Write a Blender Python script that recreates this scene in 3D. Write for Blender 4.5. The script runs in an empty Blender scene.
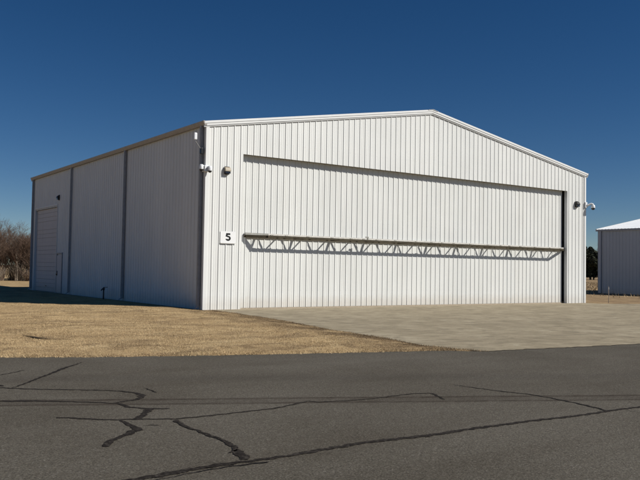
import bpy, bmesh, math, random
import numpy as np
from mathutils import Vector, Matrix
random.seed(7); rng = np.random.default_rng(7)
SC = bpy.context.scene; COL = SC.collection
W, LEN, EAVE, RISE = 24.04, 25.3, 7.3, 2.05
PITCH = RISE / (W / 2)
SUN_AZ, SUN_EL = math.radians(41), math.radians(37)

# ---------------------------------------------------------------- helpers
class MB:
    def __init__(s): s.v = []; s.f = []; s.m = []
    def face(s, pts, m=0):
        i = len(s.v); s.v += [tuple(p) for p in pts]; s.f.append(tuple(range(i, i + len(pts)))); s.m.append(m)
    def hexa(s, b, t, m=0):
        i = len(s.v); s.v += [tuple(p) for p in b] + [tuple(p) for p in t]
        for q in ((3,2,1,0),(4,5,6,7),(0,1,5,4),(1,2,6,5),(2,3,7,6),(3,0,4,7)):
            s.f.append(tuple(i + k for k in q)); s.m.append(m)
    def box(s, x0, x1, y0, y1, z0, z1, m=0):
        s.hexa([(x0,y0,z0),(x1,y0,z0),(x1,y1,z0),(x0,y1,z0)], [(x0,y0,z1),(x1,y0,z1),(x1,y1,z1),(x0,y1,z1)], m)
    def bar(s, a, b, w, h, m=0):
        a = Vector(a); b = Vector(b); d = (b - a).normalized()
        u = d.cross(Vector((0,0,1)))
        if u.length < 1e-3: u = Vector((1,0,0))
        u.normalize(); n = u.cross(d).normalized()
        c = [(-w/2,-h/2),(w/2,-h/2),(w/2,h/2),(-w/2,h/2)]
        s.hexa([a+u*x+n*y for x,y in c], [b+u*x+n*y for x,y in c], m)
    def tube(s, pts, rad, n=8, m=0, cap=True):
        pts = [Vector(p) for p in pts]
        if not isinstance(rad, (list, tuple)): rad = [rad] * len(pts)
        base = len(s.v)
        for k, p in enumerate(pts):
            d = (pts[min(k+1, len(pts)-1)] - pts[max(k-1, 0)]).normalized()
            u = d.cross(Vector((0.31,0.17,0.93)))
            if u.length < 1e-3: u = d.cross(Vector((1,0,0)))
            u.normalize(); w = d.cross(u)
            for j in range(n):
                a = 2*math.pi*j/n
                s.v.append(tuple(p + (u*math.cos(a) + w*math.sin(a))*rad[k]))
        for k in range(len(pts)-1):
            for j in range(n):
                a = base+k*n+j; b = base+k*n+(j+1)%n
                s.f.append((a, b, b+n, a+n)); s.m.append(m)
        if cap:
            s.f.append(tuple(base+j for j in range(n))[::-1]); s.m.append(m)
            s.f.append(tuple(base+(len(pts)-1)*n+j for j in range(n))); s.m.append(m)
    def lathe(s, c, prof, n=16, m=0, ax='z'):
        base = len(s.v)
        for r, h in prof:
            for j in range(n):
                a = 2*math.pi*j/n; x, y = r*math.cos(a), r*math.sin(a)
                q = (x, y, h) if ax == 'z' else ((x, h, y) if ax == 'y' else (h, x, y))
                s.v.append((c[0]+q[0], c[1]+q[1], c[2]+q[2]))
        for k in range(len(prof)-1):
            for j in range(n):
                a = base+k*n+j; b = base+k*n+(j+1)%n
                s.f.append((a, b, b+n, a+n)); s.m.append(m)
    def build(s, name, mats, parent=None, smooth=False, loc=(0,0,0), bevel=0):
        me = bpy.data.meshes.new(name); me.from_pydata(s.v, [], s.f)
        if not isinstance(mats, (list, tuple)): mats = [mats]
        for q in mats: me.materials.append(q)
        me.polygons.foreach_set('material_index', s.m)
        if smooth: me.polygons.foreach_set('use_smooth', [True]*len(s.f))
        me.update()
        o = bpy.data.objects.new(name, me); COL.objects.link(o); o.location = loc
        bm = bmesh.new(); bm.from_mesh(me)
        if bevel: bmesh.ops.remove_doubles(bm, verts=bm.verts, dist=1e-5)
        bmesh.ops.recalc_face_normals(bm, faces=bm.faces)
        bm.to_mesh(me); bm.free()
        if bevel:
            md = o.modifiers.new('bevel', 'BEVEL'); md.width = bevel; md.segments = 2; md.limit_method = 'ANGLE'
        if parent: o.parent = parent
        return o
def thing(name, label, cat, loc=(0,0,0), rz=0, group=None):
    o = bpy.data.objects.new(name, None); COL.objects.link(o); o.empty_display_size = .3
    o.location = loc; o.rotation_euler = (0,0,rz); o['label'] = label; o['category'] = cat
    if group: o['group'] = group
    return o
def tag(o, label=None, cat=None, group=None, kind=None):
    for k, v in (('label',label),('category',cat),('group',group),('kind',kind)):
        if v: o[k] = v
    return o
def copy_tree(o, parent=None):
    c = o.copy(); COL.objects.link(c)
    if parent: c.parent = parent
    for ch in list(o.children): copy_tree(ch, c)
    return c

# ---------------------------------------------------------------- materials
class NT:
    def __init__(s, name):
        s.mat = bpy.data.materials.new(name); s.mat.use_nodes = True
        s.t = s.mat.node_tree; s.n = s.t.nodes; s.l = s.t.links
        s.bsdf = s.n['Principled BSDF']; s.tc = s.n.new('ShaderNodeTexCoord')
    def node(s, typ, ins=None, **kw):
        q = s.n.new(typ)
        for k, v in kw.items(): setattr(q, k, v)
        for k, v in (ins or {}).items():
            if isinstance(v, bpy.types.NodeSocket): s.l.new(v, q.inputs[k])
            else: q.inputs[k].default_value = v
        return q
    def pos(s, scale=(1,1,1), rot=(0,0,0), which='Object'):
        return s.node('ShaderNodeMapping', {'Vector': s.tc.outputs[which], 'Scale': scale, 'Rotation': rot}).outputs[0]
    def noise(s, scale, detail=4, rough=.5, vec=None, dist=0):
        return s.node('ShaderNodeTexNoise', {'Vector': vec or s.pos(), 'Scale': scale, 'Detail': detail, 'Roughness': rough, 'Distortion': dist}).outputs[0]
    def ramp(s, fac, stops):
        r = s.node('ShaderNodeValToRGB', {'Fac': fac}); e = r.color_ramp.elements
        while len(e) < len(stops): e.new(.5)
        for k, (p, c) in enumerate(stops):
            e[k].position = p; e[k].color = c if len(c) == 4 else (*c, 1)
        return r.outputs[0]
    def mix(s, fac, a, b, mode='MIX'):
        q = s.n.new('ShaderNodeMix'); q.data_type = 'RGBA'; q.blend_type = mode
        for idx, v in ((0,fac),(6,a),(7,b)):
            if isinstance(v, bpy.types.NodeSocket): s.l.new(v, q.inputs[idx])
            elif idx == 0: q.inputs[0].default_value = v
            else: q.inputs[idx].default_value = (*v, 1) if len(v) == 3 else v
        return q.outputs[2]
    def math(s, op, a, b=0., c=None):
        q = s.n.new('ShaderNodeMath'); q.operation = op
        for i, v in enumerate((a, b) if c is None else (a, b, c)):
            if isinstance(v, bpy.types.NodeSocket): s.l.new(v, q.inputs[i])
            else: q.inputs[i].default_value = v
        return q.outputs[0]
    def bump(s, h, strength=.3, dist=.01, prev=None):
        ins = {'Height': h, 'Strength': strength, 'Distance': dist}
        if prev is not None: ins['Normal'] = prev
        return s.node('ShaderNodeBump', ins).outputs[0]
    def out(s, color=None, rough=None, normal=None, spec=None, metal=None):
        for k, v in (('Base Color',color),('Roughness',rough),('Normal',normal),('Specular IOR Level',spec),('Metallic',metal)):
            if v is None: continue
            if isinstance(v, bpy.types.NodeSocket): s.l.new(v, s.bsdf.inputs[k])
            else: s.bsdf.inputs[k].default_value = (*v, 1) if k == 'Base Color' else v
        return s.mat
def plain(name, col, rough=.5, var=.12, metal=0, spec=.4, scale=6):
    m = NT(name); n = m.noise(scale, 5, .6)
    lo = tuple(c*(1-var) for c in col); hi = tuple(min(1, c*(1+var)) for c in col)
    return m.out(m.ramp(n, [(.3,lo),(.7,hi)]), rough, m.bump(m.noise(40, 3), .1, .003), spec, metal)
def panel_mat(name, col, dirt=.5, streak=(3,3,.25), rough=.5, spec=.25):
    # painted steel sheet: slight chalking, faint run-off streaks, dust splashed along the foot, oil canning
    m = NT(name)
    a = m.noise(.6, 3, .5); b = m.noise(1., 5, .65, m.pos(streak)); fine = m.noise(25, 3, .6)
    c = m.mix(m.ramp(a, [(.35,(0,0,0)),(.7,(1,1,1))]), col, tuple(k*.955 for k in col))
    c = m.mix(m.math('MULTIPLY', m.ramp(b, [(.48,(0,0,0)),(.75,(1,1,1))]), .22*dirt), c, (.42,.38,.31))
    c = m.mix(m.math('MULTIPLY', m.ramp(fine, [(.45,(0,0,0)),(.8,(1,1,1))]), .10*dirt), c, (.5,.46,.38))
    z = m.node('ShaderNodeSeparateXYZ', {'Vector': m.tc.outputs['Object']}).outputs[2]
    splash = m.math('SUBTRACT', 1., m.math('DIVIDE', m.math('SUBTRACT', z, m.math('MULTIPLY', m.noise(5, 4, .7), .45)), .35))
    sp = m.node('ShaderNodeClamp', {'Value': splash}).outputs[0]
    c = m.mix(m.math('MULTIPLY', sp, .38*dirt), c, (.45,.34,.22))
    xyz = m.node('ShaderNodeSeparateXYZ', {'Vector': m.tc.outputs['Object']})
    u = m.math('ADD', xyz.outputs[0], xyz.outputs[1])
    sheet_id = m.math('FLOOR', m.math('DIVIDE', m.math('SUBTRACT', u, .33), .9144))
    wn = m.node('ShaderNodeTexWhiteNoise', {'W': sheet_id}, noise_dimensions='1D').outputs[0]
    c = m.mix(m.math('MULTIPLY', wn, .9), c, m.mix(1., c, (.955,.96,.965), 'MULTIPLY'))
    du = m.math('ABSOLUTE', m.math('SUBTRACT', m.math('FRACT', m.math('DIVIDE', m.math('SUBTRACT', u, .33), .3048)), .22))
    dz = m.math('ABSOLUTE', m.math('SUBTRACT', m.math('FRACT', m.math('DIVIDE', z, 1.53)), .5))
    dot = m.math('MULTIPLY', m.math('LESS_THAN', du, .034), m.math('LESS_THAN', dz, .0068))
    c = m.mix(m.math('MULTIPLY', dot, .45), c, (.34,.33,.31))
    wave = m.noise(1.0, 2, .4, m.pos((1.4,1.4,.55)))
    nrm = m.bump(wave, .35, .03); nrm = m.bump(m.noise(60, 2), .04, .002, nrm)
    return m.out(c, rough, nrm, spec)
M = {}
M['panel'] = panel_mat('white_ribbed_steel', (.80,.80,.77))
M['door'] = panel_mat('white_door_steel', (.79,.79,.755), .7)
M['trim'] = panel_mat('white_steel_trim', (.80,.80,.78), .35)
M['side'] = panel_mat('shade_greyed_side_steel', (.72,.735,.74), .6)  # greyer than the front panels: shade on the left wall put into the colour
M['far'] = panel_mat('shade_greyed_far_steel', (.50,.52,.55), .6)  # far hangar walls and downspouts greyed; deeper shade built into the colour
M['overhead'] = panel_mat('overhead_door_paint', (.60,.575,.585), .8)
M['roof'] = panel_mat('white_roof_steel', (.80,.81,.82), .4)
M['gutter'] = plain('taupe_gutter_paint', (.36,.33,.30), .45)
M['downspout'] = plain('grey_downspout_paint', (.36,.36,.37), .45)
M['truss'] = plain('painted_truss_steel', (.66,.63,.57), .5, .15, scale=9)
M['chord'] = plain('weathered_brown_chord_paint', (.075,.063,.042), .75, .3, spec=.15, scale=7)
M['truss_dull'] = plain('dull_bracket_steel', (.36,.35,.31), .6, .2, scale=9)
M['black'] = plain('black_plastic', (.012,.012,.013), .35)
M['bronze'] = plain('bronze_lamp_housing', (.016,.014,.012), .4)
M['tan'] = plain('tan_lamp_top', (.42,.36,.27), .5)
M['lens'] = plain('smoky_lens', (.02,.02,.025), .08, spec=.6)
M['plastic'] = plain('white_plastic', (.82,.83,.84), .3, .03)
M['signwhite'] = plain('white_sign_face', (.86,.86,.85), .35, .02)
M['ink'] = plain('black_sign_ink', (.01,.01,.01), .4, .05)
M['steel'] = plain('galvanised_steel', (.38,.38,.37), .4, .15, metal=.6)
M['hydrant'] = plain('dark_hydrant_paint', (.03,.035,.04), .5)
M['footing'] = plain('concrete_footing', (.40,.33,.24), .9, .2, scale=12)
M['trunk'] = plain('pale_bark', (.26,.21,.16), .9, .35, scale=14)
M['twig'] = plain('brown_twigs', (.135,.088,.062), .9, .35, scale=3)
M['cedar'] = plain('dark_cedar_foliage', (.040,.046,.024), .9, .4, scale=1.5)
M['stake'] = plain('weathered_stake', (.30,.24,.20), .8)

M['soil'] = plain('dark_soil', (.075,.055,.036), .95, .4, scale=12, spec=.1)

def lawn_color(m, pale=False):
    p = m.pos()
    big = m.noise(.30, 5, .65, m.pos((1,1.5,1)), .8); mid = m.noise(1.6, 5, .65, p, .4); fine = m.noise(26, 4, .75, p)
    c = m.ramp(mid, [(.25,(.38,.258,.132)),(.48,(.59,.425,.228)),(.75,(.72,.545,.315))])
    c = m.mix(m.ramp(big, [(.42,(0,0,0)),(.66,(.75,.75,.75))]), c, (.44,.300,.155))
    spots = m.noise(.75, 5, .7, m.pos((1,1.6,1)), .8)
    c = m.mix(m.ramp(spots, [(.47,(0,0,0)),(.64,(.85,.85,.85))]), c, (.27,.185,.10))
    c = m.mix(m.ramp(fine, [(.3,(.75,.75,.75)),(.6,(0,0,0))]), c, m.mix(1., c, (.45,.42,.38), 'MULTIPLY'))
    if pale: c = m.mix(m.ramp(m.noise(90, 1, .5), [(.3,(0,0,0)),(.7,(.9,.9,.9))]), c, (.74,.555,.32))
    sx_ = m.node('ShaderNodeSeparateXYZ', {'Vector': p}); xx = sx_.outputs[0]
    # trodden, thin turf in patches along the apron edge, and along the road edge
    e = m.math('SUBTRACT', xx, m.math('ADD', .30, m.math('MULTIPLY', sx_.outputs[1], .132)))
    near = m.node('ShaderNodeClamp', {'Value': m.math('DIVIDE', m.math('ADD', e, 1.9), 1.3)}).outputs[0]
    worn = m.math('MULTIPLY', near, m.ramp(m.noise(.9, 5, .7, m.pos((1,.8,1)), .6), [(.38,(0,0,0)),(.55,(.9,.9,.9))]))
    lt = m.math('LESS_THAN', xx, 5.); c = m.mix(m.math('MULTIPLY', worn, lt), c, (.165,.112,.062))
    right = m.node('ShaderNodeClamp', {'Value': m.math('DIVIDE', m.math('SUBTRACT', xx, 23.5), 2.)}).outputs[0]
    c = m.mix(m.math('MULTIPLY', right, m.ramp(mid, [(.3,(.9,.9,.9)),(.7,(.35,.35,.35))])), c, (.24,.165,.10))
    return c, fine, mid
m = NT('dormant_lawn'); c, fine, mid = lawn_color(m)
M['lawn'] = m.out(c, .95, m.bump(mid, .5, .06, m.bump(fine, .9, .03)), .1)
m = NT('dry_grass_blades'); c, fine, mid = lawn_color(m, True)
M['blade'] = m.out(c, .85, None, .15)
m = NT('tall_dry_grass'); 
M['tall'] = m.out(m.ramp(m.noise(2.5, 5, .7), [(.3,(.30,.21,.12)),(.5,(.46,.34,.20)),(.75,(.58,.46,.29))]), .9, None, .15)

# asphalt: aggregate, patchy binder, a worn seam band of two brownish lines running with the road
m = NT('old_asphalt'); p = m.pos()
agg = m.node('ShaderNodeTexVoronoi', {'Vector': p, 'Scale': 70.}).outputs['Color']
aggv = m.node('ShaderNodeSeparateColor', {'Color': agg}).outputs[0]
agg2 = m.noise(58, 5, .85); agg3 = m.noise(12, 4, .7); patch = m.noise(.35, 5, .6, None, .5); lanes = m.noise(1., 5, .6, m.pos((.12,1.1,1),(0,0,math.radians(22))))
c = m.ramp(aggv, [(0,(.052,.048,.040)),(.55,(.115,.099,.076)),(.88,(.15,.138,.116)),(1,(.32,.30,.26))])
c = m.mix(.55, c, m.ramp(agg2, [(.39,(.030,.026,.021)),(.5,(.112,.096,.073)),(.60,(.33,.29,.225))]))
agg4 = m.noise(27, 3, .6)
c = m.mix(m.ramp(agg4, [(.34,(.75,.75,.75)),(.42,(0,0,0))]), c, (.040,.034,.027))
c = m.mix(m.ramp(agg4, [(.60,(0,0,0)),(.68,(.6,.6,.6))]), c, (.21,.185,.15))
c = m.mix(.25, c, m.ramp(agg3, [(.35,(.060,.054,.045)),(.65,(.145,.133,.111))]))
c = m.mix(m.ramp(patch, [(.38,(0,0,0)),(.66,(.8,.8,.8))]), c, m.mix(1., c, (.74,.72,.69), 'MULTIPLY'))
c = m.mix(m.ramp(lanes, [(.45,(0,0,0)),(.7,(.5,.5,.5))]), c, m.mix(1., c, (.74,.71,.68), 'MULTIPLY'))
xy = m.node('ShaderNodeSeparateXYZ', {'Vector': p})
nx, ny = .447, .8945   # across the seam
d0 = .447*-8.66 + .8945*-18.5
v = m.math('ADD', m.math('MULTIPLY', xy.outputs[0], nx), m.math('MULTIPLY', xy.outputs[1], ny))
v = m.math('SUBTRACT', v, d0); v = m.math('ADD', v, m.math('MULTIPLY', m.math('SUBTRACT', m.noise(.8, 3), .5), .10))
def band(v, c0, w): 
    q = m.math('DIVIDE', m.math('ABSOLUTE', m.math('SUBTRACT', v, c0)), w)
    return m.node('ShaderNodeClamp', {'Value': m.math('SUBTRACT', 1.35, q)}).outputs[0]
br = m.ramp(m.noise(3.2, 5, .7, m.pos((1,3,1))), [(.3,(.35,.35,.35)),(.62,(1,1,1))])
b = m.math('MAXIMUM', band(v, 0., .07), m.math('MAXIMUM', band(v, -.33, .06), m.math('MULTIPLY', band(v, -.16, .2), .38)))
c = m.mix(m.math('MULTIPLY', m.math('MULTIPLY', b, br), .8), c, (.034,.023,.016))
b2 = m.math('MULTIPLY', band(v, 1.9, .35), .25)
c = m.mix(m.math('MULTIPLY', b2, br), c, (.05,.044,.038))
pale = m.ramp(m.noise(.7, 4, .75, m.pos((1,2.2,1)), .4), [(.70,(0,0,0)),(.78,(.5,.5,.5))])
c = m.mix(pale, c, (.21,.19,.16))
hgt = m.math('ADD', m.math('MULTIPLY', aggv, .6), agg2)
M['asphalt'] = m.out(c, .88, m.bump(hgt, .55, .008, m.bump(m.noise(2, 4), .25, .02)), .12)
# crack sealant
m = NT('tar_sealant'); n = m.noise(22, 5, .7)
M['tar'] = m.out(m.ramp(n, [(.30,(.008,.006,.0045)),(.5,(.023,.018,.014)),(.66,(.072,.062,.051))]), .8, m.bump(n, .4, .004), .12)
# concrete pad
m = NT('stained_concrete'); p = m.pos()
a = m.noise(.45, 5, .6, None, .4); st = m.noise(1.5, 7, .72, m.pos((1,1.25,1),(0,0,.5)), .5); fine = m.noise(30, 4, .8); oil = m.noise(.8, 3, .6, m.pos((1,1,1),(0,0,1.)), .3)
c = m.ramp(a, [(.3,(.290,.238,.155)),(.52,(.36,.297,.196)),(.75,(.415,.35,.24))])
c = m.mix(m.ramp(st, [(.47,(0,0,0)),(.62,(.75,.75,.75))]), c, (.210,.172,.110))
c = m.mix(m.ramp(st, [(.30,(.7,.7,.7)),(.44,(0,0,0))]), c, (.50,.435,.315))
c = m.mix(m.ramp(oil, [(.66,(0,0,0)),(.76,(.5,.5,.5))]), c, (.13,.11,.085))
c = m.mix(m.ramp(fine, [(.35,(.35,.35,.35)),(.55,(0,0,0))]), c, (.17,.145,.105))
xy = m.node('ShaderNodeSeparateXYZ', {'Vector': p})
def joint(o, per, off):
    q = m.math('ABSOLUTE', m.math('SUBTRACT', m.math('FRACT', m.math('DIVIDE', m.math('ADD', o, 60+off), per)), .5))
    return m.math('LESS_THAN', q, .018/per)
j = m.math('MAXIMUM', joint(xy.outputs[0], 4.0, .9), joint(xy.outputs[1], 4.0, 0))
c = m.mix(m.math('MULTIPLY', j, .75), c, (.12,.098,.07))
M['concrete'] = m.out(c, .85, m.bump(m.math('SUBTRACT', fine, j), .3, .006), .3)

# ---------------------------------------------------------------- ground
ROAD = [(-90,28.),(-40,3.5),(-22,-6.6),(-14,-10.75),(-10.26,-12.58),(-8.68,-13.29),(-6.61,-14.02),(-4.46,-14.65),(-1.99,-15.35),(-1.35,-15.86),(.82,-16.14),(3.5,-16.41),(9,-17.2),(18,-18.9),(34,-22.4),(90,-36)]
PADL = [(.42,.3),(.28,-1.06),(.12,-3.11),(-.15,-5.58),(-.52,-7.63),(-1.02,-9.89),(-1.2,-11.87),(-1.49,-13.36),(-1.69,-14.44),(-1.6,-15.2),(-1.35,-15.86)]
PADR = [(34,-22.4),(31.5,-18),(30.5,-10),(30.2,-2.6),(27,-1.75),(24.3,-.9),(24.3,.3)]
rx, ry = np.array([q[0] for q in ROAD]), np.array([q[1] for q in ROAD])
plx, ply = np.array([q[0] for q in PADL]), np.array([q[1] for q in PADL])
prx, pry = np.array([30.2,30.5,31.5,34]), np.array([-2.6,-10,-18,-22.4])
def wob(x, y):
    return .5*np.sin(1.7*x+.6*y+1)*np.sin(.9*y-.5*x) + .3*np.sin(3.9*x+1.3)*np.sin(3.1*y+.4) + .2*np.sin(.45*x-.3*y)
def edge_dist(x, y):
    """signed distance-like measure to the paving: positive = grass"""
    far = (y - np.interp(x, rx, ry)) * .92                      # beyond the road edge
    near = (np.interp(x, rx, ry) - 23 - y) * .92                # grass on the near side of the road
    road = np.maximum(far, near)
    inpad_l = np.interp(-y, -ply, plx) - x                      # left of pad
    inpad_r = x - np.interp(-y, -pry[:4], prx[:4])
    back = np.where(x > 24.2, (y - (-.9 - (x-24.3)*.28))*.96, -9.)
    pad = np.maximum(np.maximum(inpad_l, inpad_r), back)
    pad = np.where(y > .3, np.where((x > 0) & (x < W), -9., 9.), pad)
    return np.minimum(road, pad)
def smooth(t): t = np.clip(t, 0, 1); return t*t*(3-2*t)
def gh(x, y):
    x = np.asarray(x, float); y = np.asarray(y, float)
    d = edge_dist(x, y) + .05*np.sin(7*x+2*y) + .04*np.sin(13*x-5*y)
    h = -.03 + .05*smooth((d+.03)/.16) + .05*smooth(d/1.6) + .025*wob(x, y)*smooth(d/2)
    # low swell in the lawn left of the hangar
    h += .10*np.exp(-((x+4.)/3.)**2 - ((y+.5)/3.2)**2)*smooth(d/2)
    # building keeps level ground round it
    bx = np.maximum(np.maximum(-x, x-W), 0); by = np.maximum(np.maximum(-y, y-LEN), 0); bd = np.hypot(bx, by)
    h = np.where(bd < 1.2, h*smooth(bd/1.2) + (-.004)*(1-smooth(bd/1.2)), h)
    h = np.where((bx < 1e-6) & (by < 1e-6), -.06, h)
    return np.where(edge_dist(x, y) < -.35, -.04, h)
def axis(lo, hi, step, far):
    a = list(np.arange(lo, hi+1e-6, step)); s = step
    left, right = [], []
    x = lo
    while x > -far: s *= 1.16; x -= s; left.append(x)
    s = step; x = hi
    while x < far: s *= 1.16; x += s; right.append(x)
    return np.array(left[::-1] + a + right)
gx = axis(-16, 7, .14, 1800.); gy = axis(-18, 9, .14, 1800.)
X, Y = np.meshgrid(gx, gy); Z = gh(X, Y)
nv = X.size; nxg = len(gx); nyg = len(gy)
me = bpy.data.meshes.new('ground'); me.vertices.add(nv)
me.vertices.foreach_set('co', np.stack([X, Y, Z], -1).astype(np.float32).ravel())
ii, jj = np.meshgrid(np.arange(nxg-1), np.arange(nyg-1)); a = (jj*nxg+ii).ravel()
quads = np.stack([a, a+1, a+1+nxg, a+nxg], -1).astype(np.int32)
def fill(me, faces):
    k = faces.shape[1]; n = len(faces)
    me.loops.add(n*k); me.polygons.add(n)
    me.loops.foreach_set('vertex_index', faces.ravel()); me.polygons.foreach_set('loop_start', np.arange(0, n*k, k, dtype=np.int32))
    me.update(calc_edges=True)
fill(me, quads); me.polygons.foreach_set('use_smooth', np.ones(len(quads), bool)); me.materials.append(M['lawn'])
o = bpy.data.objects.new('lawn', me); COL.objects.link(o); tag(o, kind='structure')

def sheet(name, pts, z, mat):
    bm = bmesh.new(); vs = [bm.verts.new((x, y, z)) for x, y in pts]; f = bm.faces.new(vs)
    bmesh.ops.triangulate(bm, faces=[f]); bmesh.ops.recalc_face_normals(bm, faces=bm.faces)
    if sum(f.normal.z for f in bm.faces) < 0: bmesh.ops.reverse_faces(bm, faces=bm.faces)
    me = bpy.data.meshes.new(name); bm.to_mesh(me); bm.free(); me.materials.append(mat)
    o = bpy.data.objects.new(name, me); COL.objects.link(o); return tag(o, kind='structure')
def ragged(pts, amp, step=.12):
    out = []
    for (x0,y0),(x1,y1) in zip(pts, pts[1:]):
        L_ = math.hypot(x1-x0, y1-y0); n = max(1, int(min(L_/step, 60)))
        for k in range(n):
            t = k/n; x = x0+(x1-x0)*t; y = y0+(y1-y0)*t
            w = amp*(math.sin(x*9.1+y*3)+.6*math.sin(x*23+y*17)+random.uniform(-.5,.5))/2
            out.append((x-w*(y1-y0)/L_, y+w*(x1-x0)/L_))
    return out + [pts[-1]]
edge = ragged(ROAD, .06)
sheet('road', edge + [(x, y-23) for x, y in ROAD[::-1]], 0.0, M['asphalt'])
padring = [(.42,-.02)] + PADL[1:] 
pad_front = [(x, y+.02) for x, y in edge if -1.35 <= x <= 34]   # pad runs just beside the road edge
sheet('concrete_pad', ragged(padring, .02) + pad_front + PADR[:-1] + [(24.3,-.02)], 0.006, M['concrete'])

CRACKS = [[(-11.048,-16.145,0.06),(-10.928,-16.291,0.06),(-10.627,-16.536,0.06),(-10.244,-16.808,0.06),(-9.969,-17.0,0.06),(-9.763,-17.192,0.06),(-9.657,-17.384,0.07),(-9.626,-17.514,0.09),(-9.643,-17.659,0.1),(-9.732,-17.813,0.09),(-9.815,-17.92,0.08),(-9.948,-17.962,0.06),(-10.12,-18.011,0.05)],[(-11.285,-17.219,0.1),(-10.973,-17.38,0.11),(-10.674,-17.599,0.06),(-10.331,-17.867,0.05),(-10.155,-18.039,0.05),(-10.097,-18.12,0.06),(-10.109,-18.347,0.07),(-10.012,-18.508,0.07),(-9.926,-18.602,0.08),(-9.843,-18.642,0.07),(-9.715,-18.694,0.05)],[(-9.921,-18.62,0.1),(-10.039,-18.755,0.1),(-10.137,-18.908,0.1),(-10.24,-19.049,0.09),(-10.33,-19.101,0.06)],[(-11.008,-18.588,0.03),(-10.919,-18.653,0.07),(-10.761,-18.81,0.06),(-10.55,-18.998,0.06),(-10.309,-19.106,0.05),(-9.93,-19.308,0.05),(-9.634,-19.322,0.05),(-9.123,-19.32,0.05),(-8.638,-19.305,0.05),(-8.017,-19.093,0.05),(-7.918,-19.216,0.04),(-7.589,-19.302,0.04),(-7.213,-19.342,0.04),(-6.77,-19.322,0.04),(-6.398,-19.305,0.04),(-6.173,-19.401,0.05),(-6.393,-19.859,0.04)],[(-10.458,-19.083,0.04),(-10.462,-19.298,0.06),(-10.475,-19.47,0.09),(-10.459,-19.567,0.14),(-10.574,-19.696,0.1),(-10.675,-19.798,0.09),(-10.79,-19.887,0.08),(-10.892,-19.977,0.08),(-10.982,-20.118,0.09),(-11.001,-20.2,0.09)],[(-10.775,-14.909,0.03),(-10.525,-14.702,0.04),(-10.33,-14.515,0.03)],[(-10.926,-16.282,0.03),(-10.605,-15.836,0.05),(-10.22,-15.293,0.06),(-9.83,-14.725,0.08),(-9.611,-14.419,0.08),(-9.432,-14.216,0.04),(-9.216,-13.91,0.02)],[(-11.065,-15.744,0.08),(-11.008,-15.964,0.08),(-10.976,-16.053,0.03)],[(-9.955,-19.364,0.07),(-9.993,-19.574,0.07),(-10.008,-19.803,0.05),(-9.981,-19.935,0.05),(-9.983,-20.21,0.06),(-9.969,-20.479,0.06),(-10.007,-20.751,0.07),(-10.076,-21.029,0.08),(-10.138,-21.248,0.1)],[(-10.17,-20.994,0.02),(-10.051,-20.91,0.07),(-10.108,-21.14,0.12),(-10.141,-21.287,0.1)],[(-11.426,-21.434,0.13),(-11.205,-21.376,0.13),(-10.994,-21.37,0.13),(-10.712,-21.328,0.12),(-10.427,-21.312,0.11),(-10.242,-21.327,0.09),(-10.037,-21.35,0.08),(-9.75,-21.357,0.09),(-9.396,-21.318,0.1),(-8.905,-21.29,0.1),(-8.44,-21.34,0.11),(-7.928,-21.375,0.11),(-7.341,-21.376,0.1),(-6.723,-21.396,0.09),(-6.104,-21.458,0.09),(-5.399,-21.496,0.08),(-4.979,-21.487,0.07),(-4.5,-21.523,0.07)],[(-5.35,-18.998,0.02),(-5.288,-19.358,0.03),(-5.2,-19.748,0.04),(-5.053,-20.155,0.04),(-5.042,-20.48,0.04),(-5.077,-20.902,0.045),(-5.171,-21.337,0.05),(-5.246,-21.487,0.05)],[(-9.383,-17.088,0.01),(-9.38,-17.289,0.02),(-9.391,-17.552,0.03)],[(-10.34,-19.49,0.012),(-10.273,-19.488,0.02),(-10.207,-19.545,0.02)]]
mb = MB()
def hair(x, y, ang, L_, w):
    pts = [(x, y, w*.3)]
    for k in range(int(L_/.12)):
        ang += random.uniform(-.45,.45); x += .12*math.cos(ang); y += .12*math.sin(ang); pts.append((x, y, w*random.uniform(.5,1.2)))
    pts[-1] = pts[-1][:2] + (.004,); return pts
for c in list(CRACKS[:13]):
    for (x, y, w) in c[1:-1]:
        if w >= .06 and random.random() < .10: CRACKS.append(hair(x, y, random.uniform(0,6.28), random.uniform(.25,.4), .012))
CRACKS[10] = [(x, y, w*.85) for x, y, w in CRACKS[10]]
CRACKS.append([(x+.01, y-.10, .022+.01*math.sin(3*x)) for x, y, w in CRACKS[10][1:7]])
for ci, c in enumerate(CRACKS):
    pts = []
    for (x0,y0,w0),(x1,y1,w1) in zip(c, c[1:]):
        n = max(2, int(math.hypot(x1-x0, y1-y0)/.016))
        for k in range(n):
            t = k/n; pts.append((x0+(x1-x0)*t, y0+(y1-y0)*t, w0+(w1-w0)*t))
    pts.append(c[-1]); N = len(pts); L_, R_ = [], []
    for k in range(N):
        x, y, w = pts[k]; xa, ya, _ = pts[max(k-2,0)]; xb, yb, _ = pts[min(k+2,N-1)]
        d = math.hypot(xb-xa, yb-ya) or 1; px, py = -(yb-ya)/d, (xb-xa)/d
        def rag(ph): 
            q = sum(math.sin(k*f_+ph*(j+1)+ci*2.3)*a_ for j, (f_, a_) in enumerate(((.09,.22),(.23,.18),(.61,.16),(1.37,.12))))
            return w*.42*max(.15, 1+.8*q+random.uniform(-.15,.15)+(random.random() < .03)*random.uniform(.1,.5))
        wl, wr = rag(1.1), rag(4.3)
        if k in (0, N-1): wl = wr = .006
        jx = .008*math.sin(k*.5+ci)
        L_.append((x+px*(wl+jx), y+py*(wl+jx), .0035+ci*.0002)); R_.append((x-px*(wr-jx), y-py*(wr-jx), .0035+ci*.0002))
    base = len(mb.v)
    for a_, b_ in zip(L_, R_): mb.v += [a_, b_]
    for k in range(N-1): mb.f.append((base+2*k, base+2*k+1, base+2*k+3, base+2*k+2)); mb.m.append(0)
tag(mb.build('crack_sealant', M['tar']), kind='structure')

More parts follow.
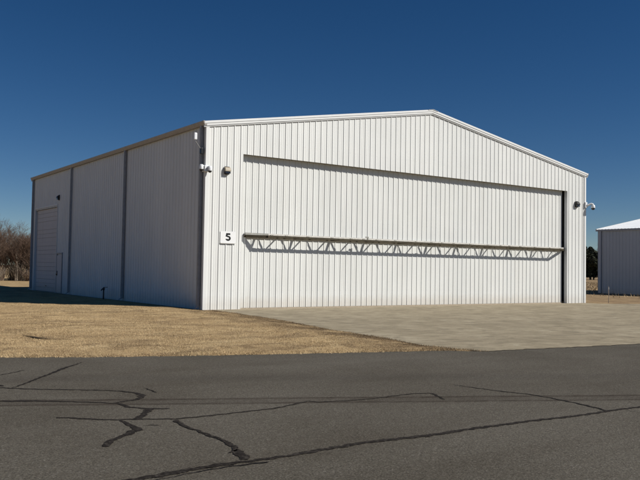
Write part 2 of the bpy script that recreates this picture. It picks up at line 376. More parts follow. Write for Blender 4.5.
# worn wheel rut in the lawn: bare dark soil
mb = MB(); ring = []
RUT = [(-9.0,-9.0),(-8.92,-9.3),(-8.85,-9.65),(-8.72,-9.98),(-8.52,-10.28),(-8.30,-10.5)]
for k, (x, y) in enumerate(RUT):
    w = [.01,.03,.055,.04,.02,.01][k]; ring.append((x, y, w))
base = 0
for x, y, w in ring:
    for sx in (-1, 1):
        mb.v.append((x+sx*w, y+sx*w*.5, float(gh(x, y))+.020))
for k in range(len(ring)-1): mb.f.append((2*k, 2*k+1, 2*k+3, 2*k+2)); mb.m.append(0)
tag(mb.build('bare_soil', M['soil']), kind='structure')

# dry grass blades: little tufts over the near lawn, thinning with distance
def blades(name, n, xr, yr, hgt, wid, lean, mat, dens=None, mind=.0):
    x = rng.uniform(*xr, n); y = rng.uniform(*yr, n)
    d = edge_dist(x, y)
    ok = (d > mind + .04*np.sin(17*x)*np.sin(5.3*x+1) + .03*np.sin(41*x)) & ~((x > -.03) & (x < W+.03) & (y > -.04) & (y < LEN+.04))
    if dens is not None: ok &= rng.uniform(0, 1, n) < dens(x, y)
    x, y, d = x[ok], y[ok], d[ok]; n = len(x); z = gh(x, y) - .004
    z = np.maximum(z, .0)
    a = rng.uniform(0, 2*np.pi, n); h = hgt*rng.uniform(.35, 1.2, n)*(1+.5*np.sin(2.1*x+.7*y)*np.sin(1.3*y)*.5); w = wid*rng.uniform(.6, 1.4, n)
    if mind < .2: h *= np.where(d < .22, 1.7, 1.)
    la = rng.uniform(0, 2*np.pi, n); ln = lean*h*rng.uniform(.2, 1.4, n)
    P = np.empty((n,3,3)); dx, dy = np.cos(a)*w/2, np.sin(a)*w/2
    P[:,0] = np.stack([x-dx, y-dy, z], -1); P[:,1] = np.stack([x+dx, y+dy, z], -1)
    P[:,2] = np.stack([x+np.cos(la)*ln, y+np.sin(la)*ln, z+h], -1)
    me = bpy.data.meshes.new(name); me.vertices.add(3*n); me.vertices.foreach_set('co', P.astype(np.float32).ravel())
    fill(me, np.arange(3*n, dtype=np.int32).reshape(-1,3)); me.materials.append(mat)
    o = bpy.data.objects.new(name, me); COL.objects.link(o); return tag(o, kind='stuff', cat='grass')
g = blades('dry_grass', 620000, (-17, 1.), (-16.4, 12), .024, .009, 1.1, M['blade'], None, -.05)
tag(g, 'short dormant tan grass covering the lawn beside the hangar')
def field_d(x, y): return np.clip(.5+.6*np.sin(.11*x+.3)*np.sin(.09*y+.5), .12, 1)
g = blades('tall_dry_grass', 60000, (-45, 60), (36, 75), .42, .05, .5, M['tall'], field_d, 1.)
tag(g, 'tall straw-coloured grass in the field before the tree line')
g = blades('field_grass', 70000, (33, 110), (-2, 60), .22, .06, .6, M['tall'], field_d, 1.)
tag(g, 'rough dry grass round the distant white hangar')

# ---------------------------------------------------------------- ribbed sheets
PER = .3048
def rib_profile(u0, u1, phase, extra=()):
    pts = []
    k0 = int((u0-phase)/PER)-2; k1 = int((u1-phase)/PER)+2
    for k in range(k0, k1):
        c = phase+k*PER
        pts += [(c-.040,0.),(c-.018,.024),(c+.018,.024),(c+.040,0.)]
        for o_ in (.105,.200): pts += [(c+o_-.020,0.),(c+o_-.010,.005),(c+o_+.010,.005),(c+o_+.020,0.)]
    def dep(u):
        for (a,da),(b,db) in zip(pts, pts[1:]):
            if a <= u <= b: return da+(db-da)*(u-a)/max(b-a,1e-9)
        return 0.
    r = [(u0,dep(u0))] + [q for q in pts if u0 < q[0] < u1] + [(u1,dep(u1))]
    for e in extra:
        if u0 < e < u1: r.append((e, dep(e)))
    return sorted(r)
def rib_sheet(mb, u0, u1, zb, zt, fn, phase=.33, extra=()):
    pr = rib_profile(u0, u1, phase, extra); base = len(mb.v)
    for u, d in pr:
        b = zb(u) if callable(zb) else zb; t = zt(u) if callable(zt) else zt
        mb.v += [tuple(fn(u, d, b)), tuple(fn(u, d, t))]
    for k in range(len(pr)-1):
        i = base+2*k; mb.f.append((i, i+2, i+3, i+1)); mb.m.append(0)
def gable(u): return EAVE + PITCH*min(max(u,0), max(W-u,0))
def slope_bar(mb, ua, ub, y0, y1, d0, d1, fn=lambda u: gable(u)):
    za, zb_ = fn(ua), fn(ub)
    mb.hexa([(ua,y0,za+d0),(ub,y0,zb_+d0),(ub,y1,zb_+d0),(ua,y1,za+d0)], [(ua,y0,za+d1),(ub,y0,zb_+d1),(ub,y1,zb_+d1),(ua,y1,za+d1)])

# ---------------------------------------------------------------- hangar five
H = thing('aircraft_hangar', 'large white ribbed-steel hangar with a wide gable-end door and truss, nearest building', 'hangar')
DX0, DX1, DZ, REC = 1.66, 22.44, 6.30, .27
mb = MB(); F = lambda u, d, z: (u, -d, z)
rib_sheet(mb, 0.03, DX0, .02, gable, F); rib_sheet(mb, DX1, W-.03, .02, gable, F)
rib_sheet(mb, DX0, DX1, DZ, gable, F, extra=(W/2,))
tag(mb.build('wall', M['panel'], H), 'sunlit ribbed gable wall round the big door')
mb = MB(); Lf = lambda u, d, z: (-d, u, z); OY0, OY1, OZ = 19.62, 24.5, 5.2
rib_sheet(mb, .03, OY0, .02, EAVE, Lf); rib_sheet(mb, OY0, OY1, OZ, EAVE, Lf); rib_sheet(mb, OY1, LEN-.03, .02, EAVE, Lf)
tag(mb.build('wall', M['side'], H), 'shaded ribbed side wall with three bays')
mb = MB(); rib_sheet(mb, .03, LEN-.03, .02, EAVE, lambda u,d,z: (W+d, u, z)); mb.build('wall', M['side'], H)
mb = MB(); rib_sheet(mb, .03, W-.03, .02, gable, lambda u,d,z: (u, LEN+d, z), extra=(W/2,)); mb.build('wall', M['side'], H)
# footing
mb = MB(); mb.box(-.02, 1.66, -.045, .3, -.3, .018); mb.box(22.44, W+.02, -.045, .3, -.3, .018); mb.box(1.66, 22.44, -.045, .6, -.3, .016)
mb.box(-.02, .25, .3, LEN+.02, -.3, .018); mb.box(W-.25, W+.02, .3, LEN+.02, -.3, .018); mb.box(.25, W-.25, .6, LEN+.02, -.3, .010)
mb.build('footing', M['footing'], H)
# roof: two ribbed slopes
for sgn, lab in ((0,'left'),(1,'right')):
    mb = MB()
    def R(u, d, t, sgn=sgn):
        x = -.06 + (W/2+.06)*t
        z = EAVE+.10 + PITCH*x + d
        return ((W - x) if sgn else x, u, z)
    rib_sheet(mb, -.10, LEN+.10, 0., 1., R)
    o = mb.build('roof', M['roof'], H); o.name = 'roof_slope'
mb = MB()
for s_ in (1,-1):
    x1 = W/2 - s_*.32
    a_ = [(W/2,-.13,9.5),(W/2,LEN+.13,9.5),(x1,LEN+.13,9.5-.32*PITCH),(x1,-.13,9.5-.32*PITCH)]
    mb.hexa([(x,y,z-.012) for x,y,z in a_], a_)
mb.build('ridge_cap', M['trim'], H)
# rake trims front and back
for (ua, ub) in ((-.14, W/2-.001),(W+.14, W/2+.001)):
    g2 = lambda u: EAVE + PITCH*(u if u < W/2 else W-u)
    for back in (0, 1):
        mb = MB()
        def yb(a_, b_): return (a_, b_) if not back else (LEN-b_, LEN-a_)
        for (y0,y1,d0,d1) in ((-.105,.0,.055,.145),(-.085,.0,-.035,.052),(-.055,-.0,-.085,-.038)):
            y0, y1 = yb(y0, y1); slope_bar(mb, ua, ub, y0, y1, d0, d1, g2)
        mb.build('rake_trim', M['trim'], H)
# outside corner trims
def angle(x, y, sx, sy, z0=.02, z1=EAVE-.04, w=.10):
    mb = MB(); t = .042
    mb.box(min(x-sx*t,x+sx*w), max(x-sx*t,x+sx*w), min(y-sy*t,y+.0), max(y-sy*t,y+.0), z0, z1)
    mb.box(min(x-sx*t,x), max(x-sx*t,x), min(y,y+sy*w), max(y,y+sy*w), z0, z1)
    return mb.build('corner_trim', M['trim'], H)
angle(0,0,1,1); angle(W,0,-1,1); angle(0,LEN,1,-1); angle(W,LEN,-1,-1)
# gutters (ogee trough) and downspouts
def gutter(x, s):
    mb = MB(); prof = [(0,.145),(0,0),(.085,0),(.10,.03),(.135,.10),(.15,.16),(.135,.165)]
    y0, y1 = -.10, LEN+.10
    for (a0,b0),(a1,b1) in zip(prof, prof[1:]):
        n = Vector((-(b1-b0), a1-a0)).normalized()*.004
        q = [(a0,b0),(a1,b1),(a1-n.x,b1-n.y),(a0-n.x,b0-n.y)]
        mb.hexa([(x-s*a_-s*.045, y0, EAVE-.03+b_) for a_,b_ in q], [(x-s*a_-s*.045, y1, EAVE-.03+b_) for a_,b_ in q])
    for yy in (y0, y1):
        mb.face([(x-s*(a_+.045), yy, EAVE-.03+b_) for a_,b_ in prof[1:]+[(0,.145)]])
    return mb.build('gutter', M['gutter'], H)
gutter(0, 1); gutter(W, -1)
for side in (0, 1):
    for yy in (.26, 8.50, 16.86, LEN-.28):
        if side and yy not in (.26, 8.50, 16.86): continue
        mb = MB(); s = -1 if not side else 1; x0 = 0 if not side else W
        a_, b_ = sorted((x0+s*.045, x0+s*.145))
        mb.box(a_, b_, yy-.055, yy+.055, .16, EAVE-.031)
        for k in range(2):   # corrugated faces
            yk = yy-.03+k*.06; mb.box(min(x0+s*.145,x0+s*.153), max(x0+s*.145,x0+s*.153), yk-.014, yk+.014, .2, EAVE-.1)
        mb.hexa([(a_,yy-.055,.16),(b_,yy-.055,.16),(b_,yy+.055,.16),(a_,yy+.055,.16)], [(a_+s*.12,yy-.055,.05),(b_+s*.12,yy-.055,.09),(b_+s*.12,yy+.055,.09),(a_+s*.12,yy+.055,.05)])
        for zz in (1.2, 3.6, 6.0): mb.box(a_-.004 if s<0 else a_, b_+.004 if s>0 else b_, yy-.075, yy+.075, zz, zz+.035)
        mb.build('downspout', M['downspout'], H)
# opening reveals
mb = MB()
mb.box(DX0-.06, DX0-.001, .002, REC+.25, .018, DZ+.03)
mb.box(DX1+.001, DX1+.05, .002, .20, .018, DZ+.03)
mb.box(DX0-.06, DX1+.06, .002, REC+.25, DZ+.032, DZ+.08)
mb.build('door_surround', M['trim'], H)
# dark inner jamb behind the gap beside the door
# big one-piece door
mb = MB(); D0, D1 = DX0+.03, DX1-.12; DT = DZ+.02
rib_sheet(mb, D0, D1, .045, DT, lambda u,d,z: (u, REC-d, z), phase=.45)
mb.box(D0, D1, REC+.003, REC+.10, .045, DT-.001)
door = mb.build('hangar_door', M['door'], H)
mb = MB(); mb.box(D0, D1, REC-.040, REC-.033, .018, .06); mb.build('bottom_seal', M['footing'], door)
# door truss: wall chord, outer chord, webs
def zt(u): return 2.992 + .014*math.sin(math.pi*(u-2)/20)
TO = REC-.575     # outer chord centre
mb = MB(); a_, b_ = 1.88, 22.42
mb.bar((3.0, REC-.08, zt(a_)+.095), (b_, REC-.08, zt(b_)+.095), .09, .075)
truss = mb.build('door_truss', M['truss'], H)
mb = MB(); mb.bar((2.70, TO, zt(2.6)), (21.70, TO, zt(21.6)), .075, .08); mb.build('outer_chord', M['chord'], truss)
mb = MB(); mb.bar((a_, REC-.065, zt(a_)), (22.26, REC-.065, zt(22.26)), .055, .10); mb.build('inner_chord', M['chord'], truss)
def web(xi, xo, w):
    mb = MB(); mb.bar((xi, REC-.10, zt(xi)-.01), (xo, TO+.03, zt(xo)-.01), w, w); return mb.build('web_bar', M['chord'], truss)
web(1.95, 2.75, .10); web(22.28, 21.66, .10)
web(2.50, 2.70, .08); web(2.66, 3.28, .05); web(3.49, 3.40, .044)
k = 0
while 4.02+1.29*k < 21.4:
    B = 4.02+1.29*k
    web(B-.22, B+.42, .05)
    if B+.67 < 21.6: web(B+.76, B+.67, .044)
    k += 1
k = 0
while 4.02+1.94*k < 21.3:
    T = 4.02+1.94*k; web(T+.33, T+.55, .09); k += 1
mb = MB()
mb.box(1.92, 3.06, REC-.115, REC-.036, zt(2.5)+.052, zt(2.5)+.135)
mb.build('bracket', M['truss_dull'], truss)
mb = MB(); x_ = 7.93
mb.box(x_-.03, x_+.03, TO-.03, TO+.03, zt(x_)+.037, zt(x_)+.17); mb.box(x_-.12, x_-.03, TO-.025, TO+.025, zt(x_)+.12, zt(x_)+.17)
mb.build('latch_hook', M['truss_dull'], truss)
for k in range(20):
    x_ = 2.9+.97*k+.25*math.sin(5*k)
    mb = MB(); mb.box(x_-.08, x_+.04, TO-.03, TO+.03, zt(x_)+.038, zt(x_)+.062); mb.build('clip', M['truss_dull'], truss)

# overhead door in the side wall
mb = MB(); n = 20; hh = OZ/n
for k in range(n):
    z0 = .03+k*(OZ-.03)/n; z1 = .03+(k+1)*(OZ-.03)/n; x_ = .11
    mb.hexa([(x_-.004,OY0,z0+.006),(x_-.004,OY1,z0+.006),(x_+.03,OY1,z0+.004),(x_+.03,OY0,z0+.004)], [(x_-.012,OY0,z1-.012),(x_-.012,OY1,z1-.012),(x_+.03,OY1,z1),(x_+.03,OY0,z1)])
    if k % 4 == 3: mb.box(x_-.005, x_+.02, OY0, OY1, z1-.01, z1+.006)
mb.box(.13, .16, OY0, OY1, .03, OZ)
od = mb.build('overhead_door', M['overhead'], H)
mb = MB(); mb.box(.085, .10, 22.0, 22.2, .35, .40); mb.build('handle', M['black'], od)
mb = MB(); t = .11
mb.box(-.045, .12, OY0-.05, OY0, .02, OZ+.08); mb.box(-.045, .12, OY1, OY1+t, .02, OZ+.08); mb.box(-.048, .12, OY0-.05, OY1+t, OZ+.082, OZ+.17)
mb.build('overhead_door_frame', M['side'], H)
# walk-in door beside it
mb = MB(); mb.box(-.052, -.034, 18.46, 19.38, .05, 2.26); wd = mb.build('side_door', M['overhead'], H)
mb = MB(); mb.box(-.060, .0, 18.38, 18.45, .02, 2.34); mb.box(-.060, .0, 19.39, 19.46, .02, 2.34); mb.box(-.063, .0, 18.38, 19.46, 2.342, 2.42)
mb.build('door_frame', M['downspout'], wd)
mb = MB(); mb.lathe((-.052, 19.28, 1.12), [(0,-.07),(.03,-.068),(.034,-.045),(.012,-.03),(.012,0)], 12, ax='x'); mb.box(-.066,-.05, 19.22, 19.34, 1.06, 1.34); mb.build('handle', M['black'], wd, True)

# ---------------------------------------------------------------- fixtures on the hangar
# number sign
S = thing('number_sign', 'small white sign with a black 5 on the wall left of the big door', 'sign', (1.015, -.036, 2.905))
mb = MB(); mb.box(-.345,.345,-.012,0,-.228,.228); mb.build('sign_panel', M['signwhite'], S)
mb = MB(); mb.box(-.345,.345,-.030,-.0,-.262,-.229); mb.build('sign_ledge', M['trim'], S)
def numeral5():
    # heavy grotesque 5, height 1, drawn as one outline
    out = [(.10,.55),(.17,1.0),(.66,1.0),(.66,.77),(.355,.77),(.335,.665)]
    cx, cy, R1, R2 = .40, .335, .325, .335
    for k in range(0, 23):
        a = math.radians(112 - k*12.2); out.append((cx+R1*math.cos(a), cy+R2*math.sin(a)))
    out.append((.075,.25)); out.append((.275,.27))
    for k in range(0, 17):
        a = math.radians(-150 + k*17.5); out.append((cx+0.100*math.cos(a), cy+.012+0.125*math.sin(a)))
    out.append((.295,.515))
    return out
pts = numeral5(); s_ = .31; bm = bmesh.new()
vs = [bm.verts.new(((x-.40)*s_*1.2, -.0145, (y-.5)*s_)) for x, y in pts]; f = bm.faces.new(vs)
r = bmesh.ops.extrude_face_region(bm, geom=[f]); 
for v_ in [e for e in r['geom'] if isinstance(e, bmesh.types.BMVert)]: v_.co.y += .0015
bmesh.ops.triangulate(bm, faces=bm.faces); bmesh.ops.recalc_face_normals(bm, faces=bm.faces)
me = bpy.data.meshes.new('numeral'); bm.to_mesh(me); bm.free(); me.materials.append(M['ink'])
o = bpy.data.objects.new('numeral', me); COL.objects.link(o); o.parent = S

def wall_lamp(loc, rz, label, top=True, sc=1.):
    t = thing('wall_lamp', label, 'wall lamp', loc, rz, 'wall lamps on the near hangar')
    # facing -Y: half-drum hood, back plate, lens below
    mb = MB(); mb.box(-.11*sc,.11*sc,-.03,.0,-.16*sc,.16*sc); mb.build('back_plate', M['bronze'], t, bevel=.006)
    mb = MB(); n = 12; w = .115*sc
    prof = [(0,.14)]+[(-.145*sc*math.sin(math.radians(90*k/8)), .14*math.cos(math.radians(90*k/8))) for k in range(1,9)]+[(-.145*sc,-.04),(-.03,-.04),(-.03,.14)]
    prof = [(a_, b_*sc) for a_, b_ in prof]
    mb.face([(-w,a_,b_) for a_,b_ in prof]); mb.face([(w,a_,b_) for a_,b_ in prof])
    for (a0,b0),(a1,b1) in zip(prof, prof[1:]): mb.face([(-w,a0,b0),(w,a0,b0),(w,a1,b1),(-w,a1,b1)])
    mb.build('lamp_hood', M['tan'] if top else M['bronze'], t)
    mb = MB(); mb.box(-.11*sc,.11*sc,-.13*sc,-.031,-.13*sc,-.041*sc); mb.build('lens', M['lens'], t, bevel=.01)
    return t
wall_lamp((.90,-.034,5.56), 0, 'wall lamp with tan-topped hood left of the big door, above the number sign')
wall_lamp((23.22,-.034,5.60), 0, 'black wall lamp on the gable wall right of the big door', False, 1.1)
wall_lamp((-.034,19.35,5.72), -math.pi/2, 'dark wall lamp on the shaded side wall above the walk-in door', False)

# camera with two heads at the left corner
T = thing('security_camera', 'white security camera with two heads at the left front corner of the hangar', 'security camera', (-.04,-.04,5.55))
mb = MB(); mb.box(-.08,.10,-.09,.0,-.12,.12); mb.box(-.09,.0,-.0,.12,-.12,.12); mb.build('junction_box', M['plastic'], T, bevel=.012)
for (cx_, cy_, dz) in ((-.17,.02,.03),(.10,-.18,-.03)):
    mb = MB(); mb.lathe((cx_,cy_,dz), [(0,.13),(.06,.125),(.085,.09),(.09,.0),(.085,-.06)], 16); mb.lathe((cx_,cy_,dz), [(.0,.0),(.085,-.06)], 16)
    hd = mb.build('camera_head', M['plastic'], T, True)
    mb = MB(); mb.lathe((cx_,cy_,dz), [(.078,-.061),(.07,-.10),(.045,-.13),(0,-.14)], 16); mb.build('camera_dome', M['lens'], hd, True)
mb = MB(); mb.bar((-.02,-.04,.1),(-.17,.02,.13),.05,.04); mb.bar((.04,-.05,.06),(.10,-.18,.08),.05,.04); mb.build('arm', M['plastic'], T)
# dome camera on gooseneck at the right corner
T = thing('dome_camera', 'white gooseneck dome camera reaching out from the right front corner of the hangar', 'security camera', (24.05,-.045,5.60))
mb = MB(); mb.box(-.10,.06,-.07,.0,-.15,.17); mb.build('mount', M['plastic'], T, bevel=.015)
pts = [(.0,-.04,-.03),(.07,-.10,.0),(.13,-.17,.05),(.19,-.23,.08),(.24,-.28,.06),(.26,-.30,.0)]
mb = MB(); mb.tube(pts, [.07,.06,.055,.055,.055,.06], 12); mb.build('arm', M['plastic'], T, True)
mb = MB(); mb.lathe((.26,-.30,-.06), [(0,.09),(.06,.085),(.10,.04),(.115,-.05),(.115,-.10)], 18); hd = mb.build('camera_head', M['plastic'], T, True)
mb = MB(); mb.lathe((.26,-.30,-.16), [(.105,0),(.10,-.05),(.07,-.10),(0,-.12)], 18); mb.build('camera_dome', M['lens'], hd, True)
# antenna on thin arm
T = thing('radio_antenna', 'small white box antenna on a thin angled arm high at the left front corner', 'antenna', (-.16,.10,6.27))
mb = MB(); mb.box(-.05,.05,-.06,.06,-.13,.10); mb.build('clamp', M['black'], T, bevel=.01)
mb = MB(); mb.tube([(-.02,0,.04),(-.27,.02,.36),(-.27,.02,.42)], .013, 8); mb.build('arm', M['steel'], T)
mb = MB(); mb.box(-.335,-.205,-.03,.07,.40,.68); mb.build('antenna_box', M['plastic'], T, bevel=.03)
# yard hydrant
T = thing('yard_hydrant', 'short dark yard hydrant standing at the foot of the shaded side wall', 'hydrant', (-.42,10.1,-.01))
mb = MB(); mb.tube([(0,0,0),(0,0,.52)], .035, 10); mb.build('standpipe', M['hydrant'], T, True)
mb = MB(); mb.tube([(0,0,.50),(0,0,.60)], [.06,.055], 10); mb.tube([(0,0,.55),(-.10,-.05,.54),(-.15,-.08,.47)], [.035,.03,.028], 8); mb.build('hydrant_head', M['hydrant'], T, True)
mb = MB(); mb.bar((-.02,0,.61),(.20,.02,.63),.04,.025); mb.bar((0,0,.58),(.02,0,.64),.04,.04); mb.build('handle', M['hydrant'], T)
mb = MB(); mb.lathe((0,0,0), [(0,.03),(.13,.028),(.15,0)], 14); mb.build('collar', M['footing'], T)
# stake at the pad edge
T = thing('marker_stake', 'thin weathered stake standing in the dry grass right of the hangar', 'stake', (23.9+.6,-1.9+1.0,-.0))
T.location = (25.35,-.65,0)
mb = MB(); mb.tube([(0,0,-.05),(.01,0,.45),(.0,.01,.98)], [.02,.018,.016], 6); mb.build('post', M['stake'], T)
mb = MB(); mb.box(-.03,.03,-.022,-.018,.80,.92); mb.build('reflector', M['steel'], T)

# ---------------------------------------------------------------- distant hangar
FX0, FX1, FY0, FY1, FE = 43.0, 63.0, -9.0, 12.4, 5.38; FP = .185
FH = thing('distant_hangar', 'smaller white-roofed hangar standing off to the right beyond the pad', 'hangar', (0,0,0))
fg = lambda u: FE + FP*min(max(u-FX0,0), max(FX1-u,0))
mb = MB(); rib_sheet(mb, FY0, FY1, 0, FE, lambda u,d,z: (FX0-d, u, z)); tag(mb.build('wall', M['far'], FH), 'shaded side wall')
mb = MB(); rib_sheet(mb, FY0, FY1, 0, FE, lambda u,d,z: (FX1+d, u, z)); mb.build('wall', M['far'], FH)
mb = MB(); rib_sheet(mb, FX0, 46.5, 0, fg, lambda u,d,z: (u, FY0-d, z)); rib_sheet(mb, 59.5, FX1, 0, fg, lambda u,d,z: (u, FY0-d, z)); rib_sheet(mb, 46.5, 59.5, 4.5, fg, lambda u,d,z: (u, FY0-d, z), extra=(53.,)); mb.build('wall', M['panel'], FH)
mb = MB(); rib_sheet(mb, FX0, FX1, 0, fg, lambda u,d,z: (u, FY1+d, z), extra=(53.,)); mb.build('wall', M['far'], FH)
mb = MB(); rib_sheet(mb, 46.5, 59.5, .05, 4.5, lambda u,d,z: (u, FY0+.25-d, z)); mb.build('hangar_door', M['door'], FH)
for s_ in (0,1):
    mb = MB()
    def R(u, d, t, s_=s_):
        x = -.12 + (10.12)*t; return ((FX1-x) if s_ else FX0+x, u, FE+.07+FP*x+d)
    rib_sheet(mb, FY0-.12, FY1+.12, 0., 1., R); mb.build('roof_slope', M['roof'], FH)
for (ua, ub) in ((FX0-.14,52.999),(FX1+.14,53.001)):
    for y0, y1 in ((FY0-.14,FY0-.04),(FY1+.04,FY1+.14)):
        mb = MB(); slope_bar(mb, ua, ub, y0, y1, -.08, .13, lambda u: FE+FP*(u-FX0 if u < 53 else FX1-u)); mb.build('rake_trim', M['trim'], FH)
mb = MB(); mb.box(FX0-.17, FX0-.045, FY0-.12, FY1+.12, FE-.10, FE+.02); mb.build('gutter', M['downspout'], FH)
for yy in (FY1-.3, FY0+.3):
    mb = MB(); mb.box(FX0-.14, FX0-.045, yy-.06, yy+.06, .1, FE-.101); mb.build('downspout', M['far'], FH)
mb = MB(); mb.box(FX0-.05, FX1+.05, FY0-.05, FY1+.05, -.3, .0); mb.build('footing', M['footing'], FH)

# ---------------------------------------------------------------- bare trees
def bare_tree(seed, height, spread, stems=1, dense=1.):
    r = random.Random(seed); tk = MB(); cr = MB()
    def grow(p, d, L_, rad, lvl):
        n = 4 if lvl < 2 else 3; pts = [p]; rr = [rad]; q = p.copy(); dd = d.copy()
        for k in range(n):
            dd = (dd + Vector((r.uniform(-1,1), r.uniform(-1,1), r.uniform(-.5,.9)))*(.16+.05*lvl)).normalized()
            q = q + dd*(L_/n); pts.append(q.copy()); rr.append(rad*(1-.62*(k+1)/n))
        (tk if lvl == 0 else cr).tube(pts, rr, 6 if lvl == 0 else (4 if lvl == 1 else 3), cap=False)
        if lvl >= 4: return
        cnt = [9, 6, 5, 4][lvl]; cnt = max(2, int(cnt*dense+.5))
        for k in range(cnt):
            t = r.uniform(.22 if lvl == 0 else .15, 1.); i = min(int(t*n), n-1); f_ = t*n-i
            b = pts[i].lerp(pts[i+1], min(f_,1)); ang = r.uniform(0, 2*math.pi)
            side = Vector((math.cos(ang), math.sin(ang), r.uniform(.1,.8))).normalized()
            nd = (dd*r.uniform(.5,1.) + side*spread).normalized()
            grow(b, nd, L_*r.uniform(.42,.72)*(1.15-.3*t), max(rad*(1-.6*t)*.55, .006), lvl+1)
    for s_ in range(stems):
        a = r.uniform(0, 6.28); off = .0 if stems == 1 else .25
        grow(Vector((math.cos(a)*off, math.sin(a)*off, -.1)), Vector((math.cos(a)*.12, math.sin(a)*.12, 1)).normalized(), height*.62*r.uniform(.85,1), height*.014, 0)
    return tk, cr
protos = []
specs = [(11,7.0,.85,2,1.05),(12,6.2,.9,3,1.),(13,7.6,.75,2,1.1),(14,5.6,1.,3,1.),(15,6.8,.85,2,1.1)]
for sd, h, sp, st, de in specs:
    tk, cr = bare_tree(sd, h, sp, st, de)
    t = thing('bare_tree', 'x', 'tree', (0,0,0), 0, 'leafless trees in the line behind the hangar')
    tk.build('trunk', M['trunk'], t, True); cr.build('crown', M['twig'], t)
    protos.append(t)
first = [True]*5
def place(pi, x, y, rz, sc, label, group):
    if first[pi]: t = protos[pi]; first[pi] = False
    else: t = copy_tree(protos[pi])
    t.location = (x, y, float(gh(x, y))); t.rotation_euler = (0,0,rz); t.scale = (sc,sc,sc*random.uniform(.94,1.04))
    t['label'] = label; t['group'] = group
    return t
# tree line behind the hangar, seen left of it
xs = []
for row, (yy, stp) in enumerate(((57.0,1.7),(59.5,1.8),(62.5,1.9),(66,2.1))):
    x = -26 + row*.8
    while x < 24:
        xs.append((x+random.uniform(-.6,.6), yy+random.uniform(-1.2,1.2)+(x-5)*-.1, row)); x += stp*random.uniform(.8,1.2)
GRP = 'leafless trees in the line behind the hangar'
for k, (x, y, row) in enumerate(xs):
    sc = random.uniform(.80,1.0)*(1.22 if x < 5 else .98)
    place(k % 5, x, y, random.uniform(0,6.28), sc, 'bare brown tree in the tree line beyond the left end of the hangar', GRP)
# brush at the trees' feet
def brush_proto(seed):
    r = random.Random(seed); mb = MB()
    for k in range(120):
        a = r.uniform(0,6.28); q = Vector((math.cos(a)*r.uniform(0,.5), math.sin(a)*r.uniform(0,.5), 0))
        d = Vector((math.cos(a)*.5*r.random(), math.sin(a)*.5*r.random(), 1)); L_ = r.uniform(.7,1.9)
        m1 = q+d*L_*.5+Vector((r.uniform(-.1,.1),r.uniform(-.1,.1),0)); m2 = q+d*L_+Vector((r.uniform(-.25,.25),r.uniform(-.25,.25),0))
        mb.tube([q,m1,m2], [.014,.010,.004], 3, cap=False)
        for _ in range(3):
            b = m1.lerp(m2, r.random()); mb.tube([b, b+Vector((r.uniform(-.3,.3),r.uniform(-.3,.3),r.uniform(.05,.35)))], [.008,.003], 3, cap=False)
    return mb
bp = []
for sd in (31,32,33):
    o = brush_proto(sd).build('dry_shrub', M['trunk'] if sd != 32 else M['twig']); bp.append(o)
k = 0; used = set()
for x in np.arange(-24, 22, .8):
    pi = k % 3; o = bp[pi] if pi not in used else bp[pi].copy()
    if pi in used: COL.objects.link(o)
    used.add(pi); k += 1
    xx = x+random.uniform(-.5,.5); yy = 56.2-(xx-5)*.1+random.uniform(-1.4,3.2)
    o.location = (xx, yy, float(gh(xx,yy))); o.rotation_euler = (0,0,random.uniform(0,6.28)); o.scale = (1.2,1.2,random.uniform(.6,1.25))
    tag(o, 'low leafless brown shrub at the foot of the bare tree line', 'shrub', 'dry shrubs along the foot of the tree line')

# far trees right of the hangar: dark cedars with bare crowns behind
def cedar(seed):
    r = np.random.default_rng(seed); n = 5200
    cz = r.uniform(.03, 1, n)**.9; rad = np.sqrt(np.clip(1-(1.9*cz-.85)**2,.02,1))*(.75+.25*np.sin(9*cz+seed)) * r.uniform(.35, 1.05, n)**.5
    a = r.uniform(0, 2*np.pi, n); lump = 1+.22*np.sin(3*a+5*cz+seed)+.12*np.sin(7*a-9*cz)
    P = np.stack([np.cos(a)*rad*lump*2.3, np.sin(a)*rad*lump*2.3, .3+cz*7.2], -1)
    u = r.normal(size=(n,3)); v = r.normal(size=(n,3)); u /= np.linalg.norm(u,axis=1)[:,None]; v /= np.linalg.norm(v,axis=1)[:,None]
    s = r.uniform(.12,.32,n)[:,None]
    T_ = np.stack([P-u*s, P+u*s, P+v*s*1.2], 1)
    me = bpy.data.meshes.new('crown'); me.vertices.add(3*n); me.vertices.foreach_set('co', T_.astype(np.float32).ravel())
    fill(me, np.arange(3*n, dtype=np.int32).reshape(-1,3)); me.materials.append(M['cedar']); return me
cme = [cedar(3), cedar(8)]
tr = MB(); tr.tube([(0,0,-.1),(.05,0,2.5),(0,.05,6.6)], [.2,.13,.03], 8); trme = None
for k in range(26):
    x = 148+k*2.3+random.uniform(-1.2,1.2); y = 119-k*1.65+random.uniform(-3,3)
    t = thing('cedar_tree', 'dark evergreen in the far tree row seen between the two hangars', 'tree', (x,y,float(gh(x,y))), random.uniform(0,6), 'dark evergreens in the far row')
    s = random.uniform(.8,1.3); t.scale = (s*1.25,s*1.25,s)
    if trme is None: o = tr.build('trunk', M['trunk'], t); trme = o.data
    else: o = bpy.data.objects.new('trunk', trme); COL.objects.link(o); o.parent = t
    o = bpy.data.objects.new('crown', cme[k%2]); COL.objects.link(o); o.parent = t
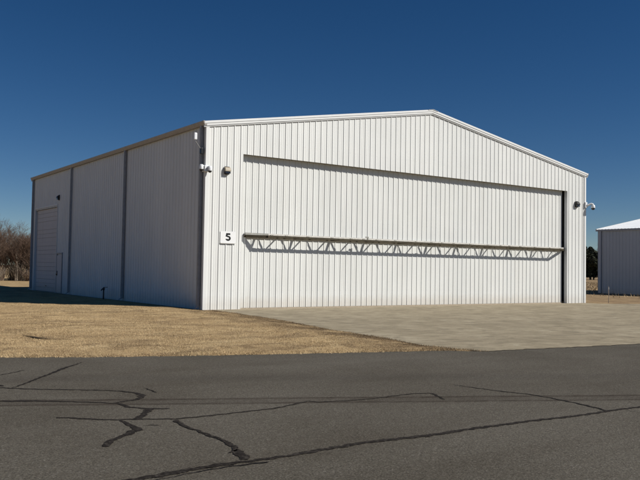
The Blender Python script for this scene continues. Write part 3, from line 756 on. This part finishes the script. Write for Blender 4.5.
for k in range(9):
    x = 155+k*6+random.uniform(-2,2); y = 120-k*4.2+random.uniform(-2,2)
    place(k%5, x, y, random.uniform(0,6), random.uniform(1.5,1.9), 'leafless tree rising behind the dark evergreens in the far row', 'leafless trees in the far row')

# ---------------------------------------------------------------- camera, light, world
cam = bpy.data.cameras.new('camera'); co = bpy.data.objects.new('camera', cam); COL.objects.link(co); SC.camera = co
cam.sensor_fit = 'HORIZONTAL'; cam.sensor_width = 36; cam.lens = 766.4474*36/640; cam.clip_start = .1; cam.clip_end = 5000
R_ = Vector((0.8180269964675791,-0.5749463432941122,0.016387049245066693)); U_ = Vector((-0.03559023749760113,-0.022160562520309034,0.999120735678951)); B_ = Vector((-0.5740776672586174,-0.8178909534904469,-0.038590415304735164))
mt = Matrix((R_, U_, B_)).transposed().to_4x4(); mt.translation = Vector((-13.5291,-27.1515,1.6675)); co.matrix_world = mt
sl = bpy.data.lights.new('sun', 'SUN'); sl.energy = 5.0; sl.angle = math.radians(.53); sl.color = (1.,.968,.905)
so = bpy.data.objects.new('sun', sl); COL.objects.link(so)
sd = Vector((math.sin(SUN_AZ)*math.cos(SUN_EL), -math.cos(SUN_AZ)*math.cos(SUN_EL), math.sin(SUN_EL)))
so.rotation_euler = sd.to_track_quat('Z','Y').to_euler(); so.location = (30,-30,40)
w = bpy.data.worlds.new('World'); SC.world = w; w.use_nodes = True; nt = w.node_tree
sky = nt.nodes.new('ShaderNodeTexSky'); sky.sky_type = 'NISHITA'; sky.sun_disc = False
sky.sun_elevation = SUN_EL; sky.sun_rotation = math.atan2(sd.x, sd.y); sky.altitude = 300; sky.air_density = .68; sky.dust_density = 0.; sky.ozone_density = 2.0
hs = nt.nodes.new('ShaderNodeHueSaturation'); hs.inputs['Saturation'].default_value = 1.32; hs.inputs['Hue'].default_value = .504
nt.links.new(sky.outputs[0], hs.inputs['Color']); nt.links.new(hs.outputs[0], nt.nodes['Background'].inputs[0]); nt.nodes['Background'].inputs[1].default_value = .055
SC.cycles.diffuse_bounces = 1; SC.view_settings.view_transform = 'Standard'; SC.view_settings.look = 'None'; SC.view_settings.exposure = -.08; SC.view_settings.gamma = 1; SC.view_settings.use_curve_mapping = False
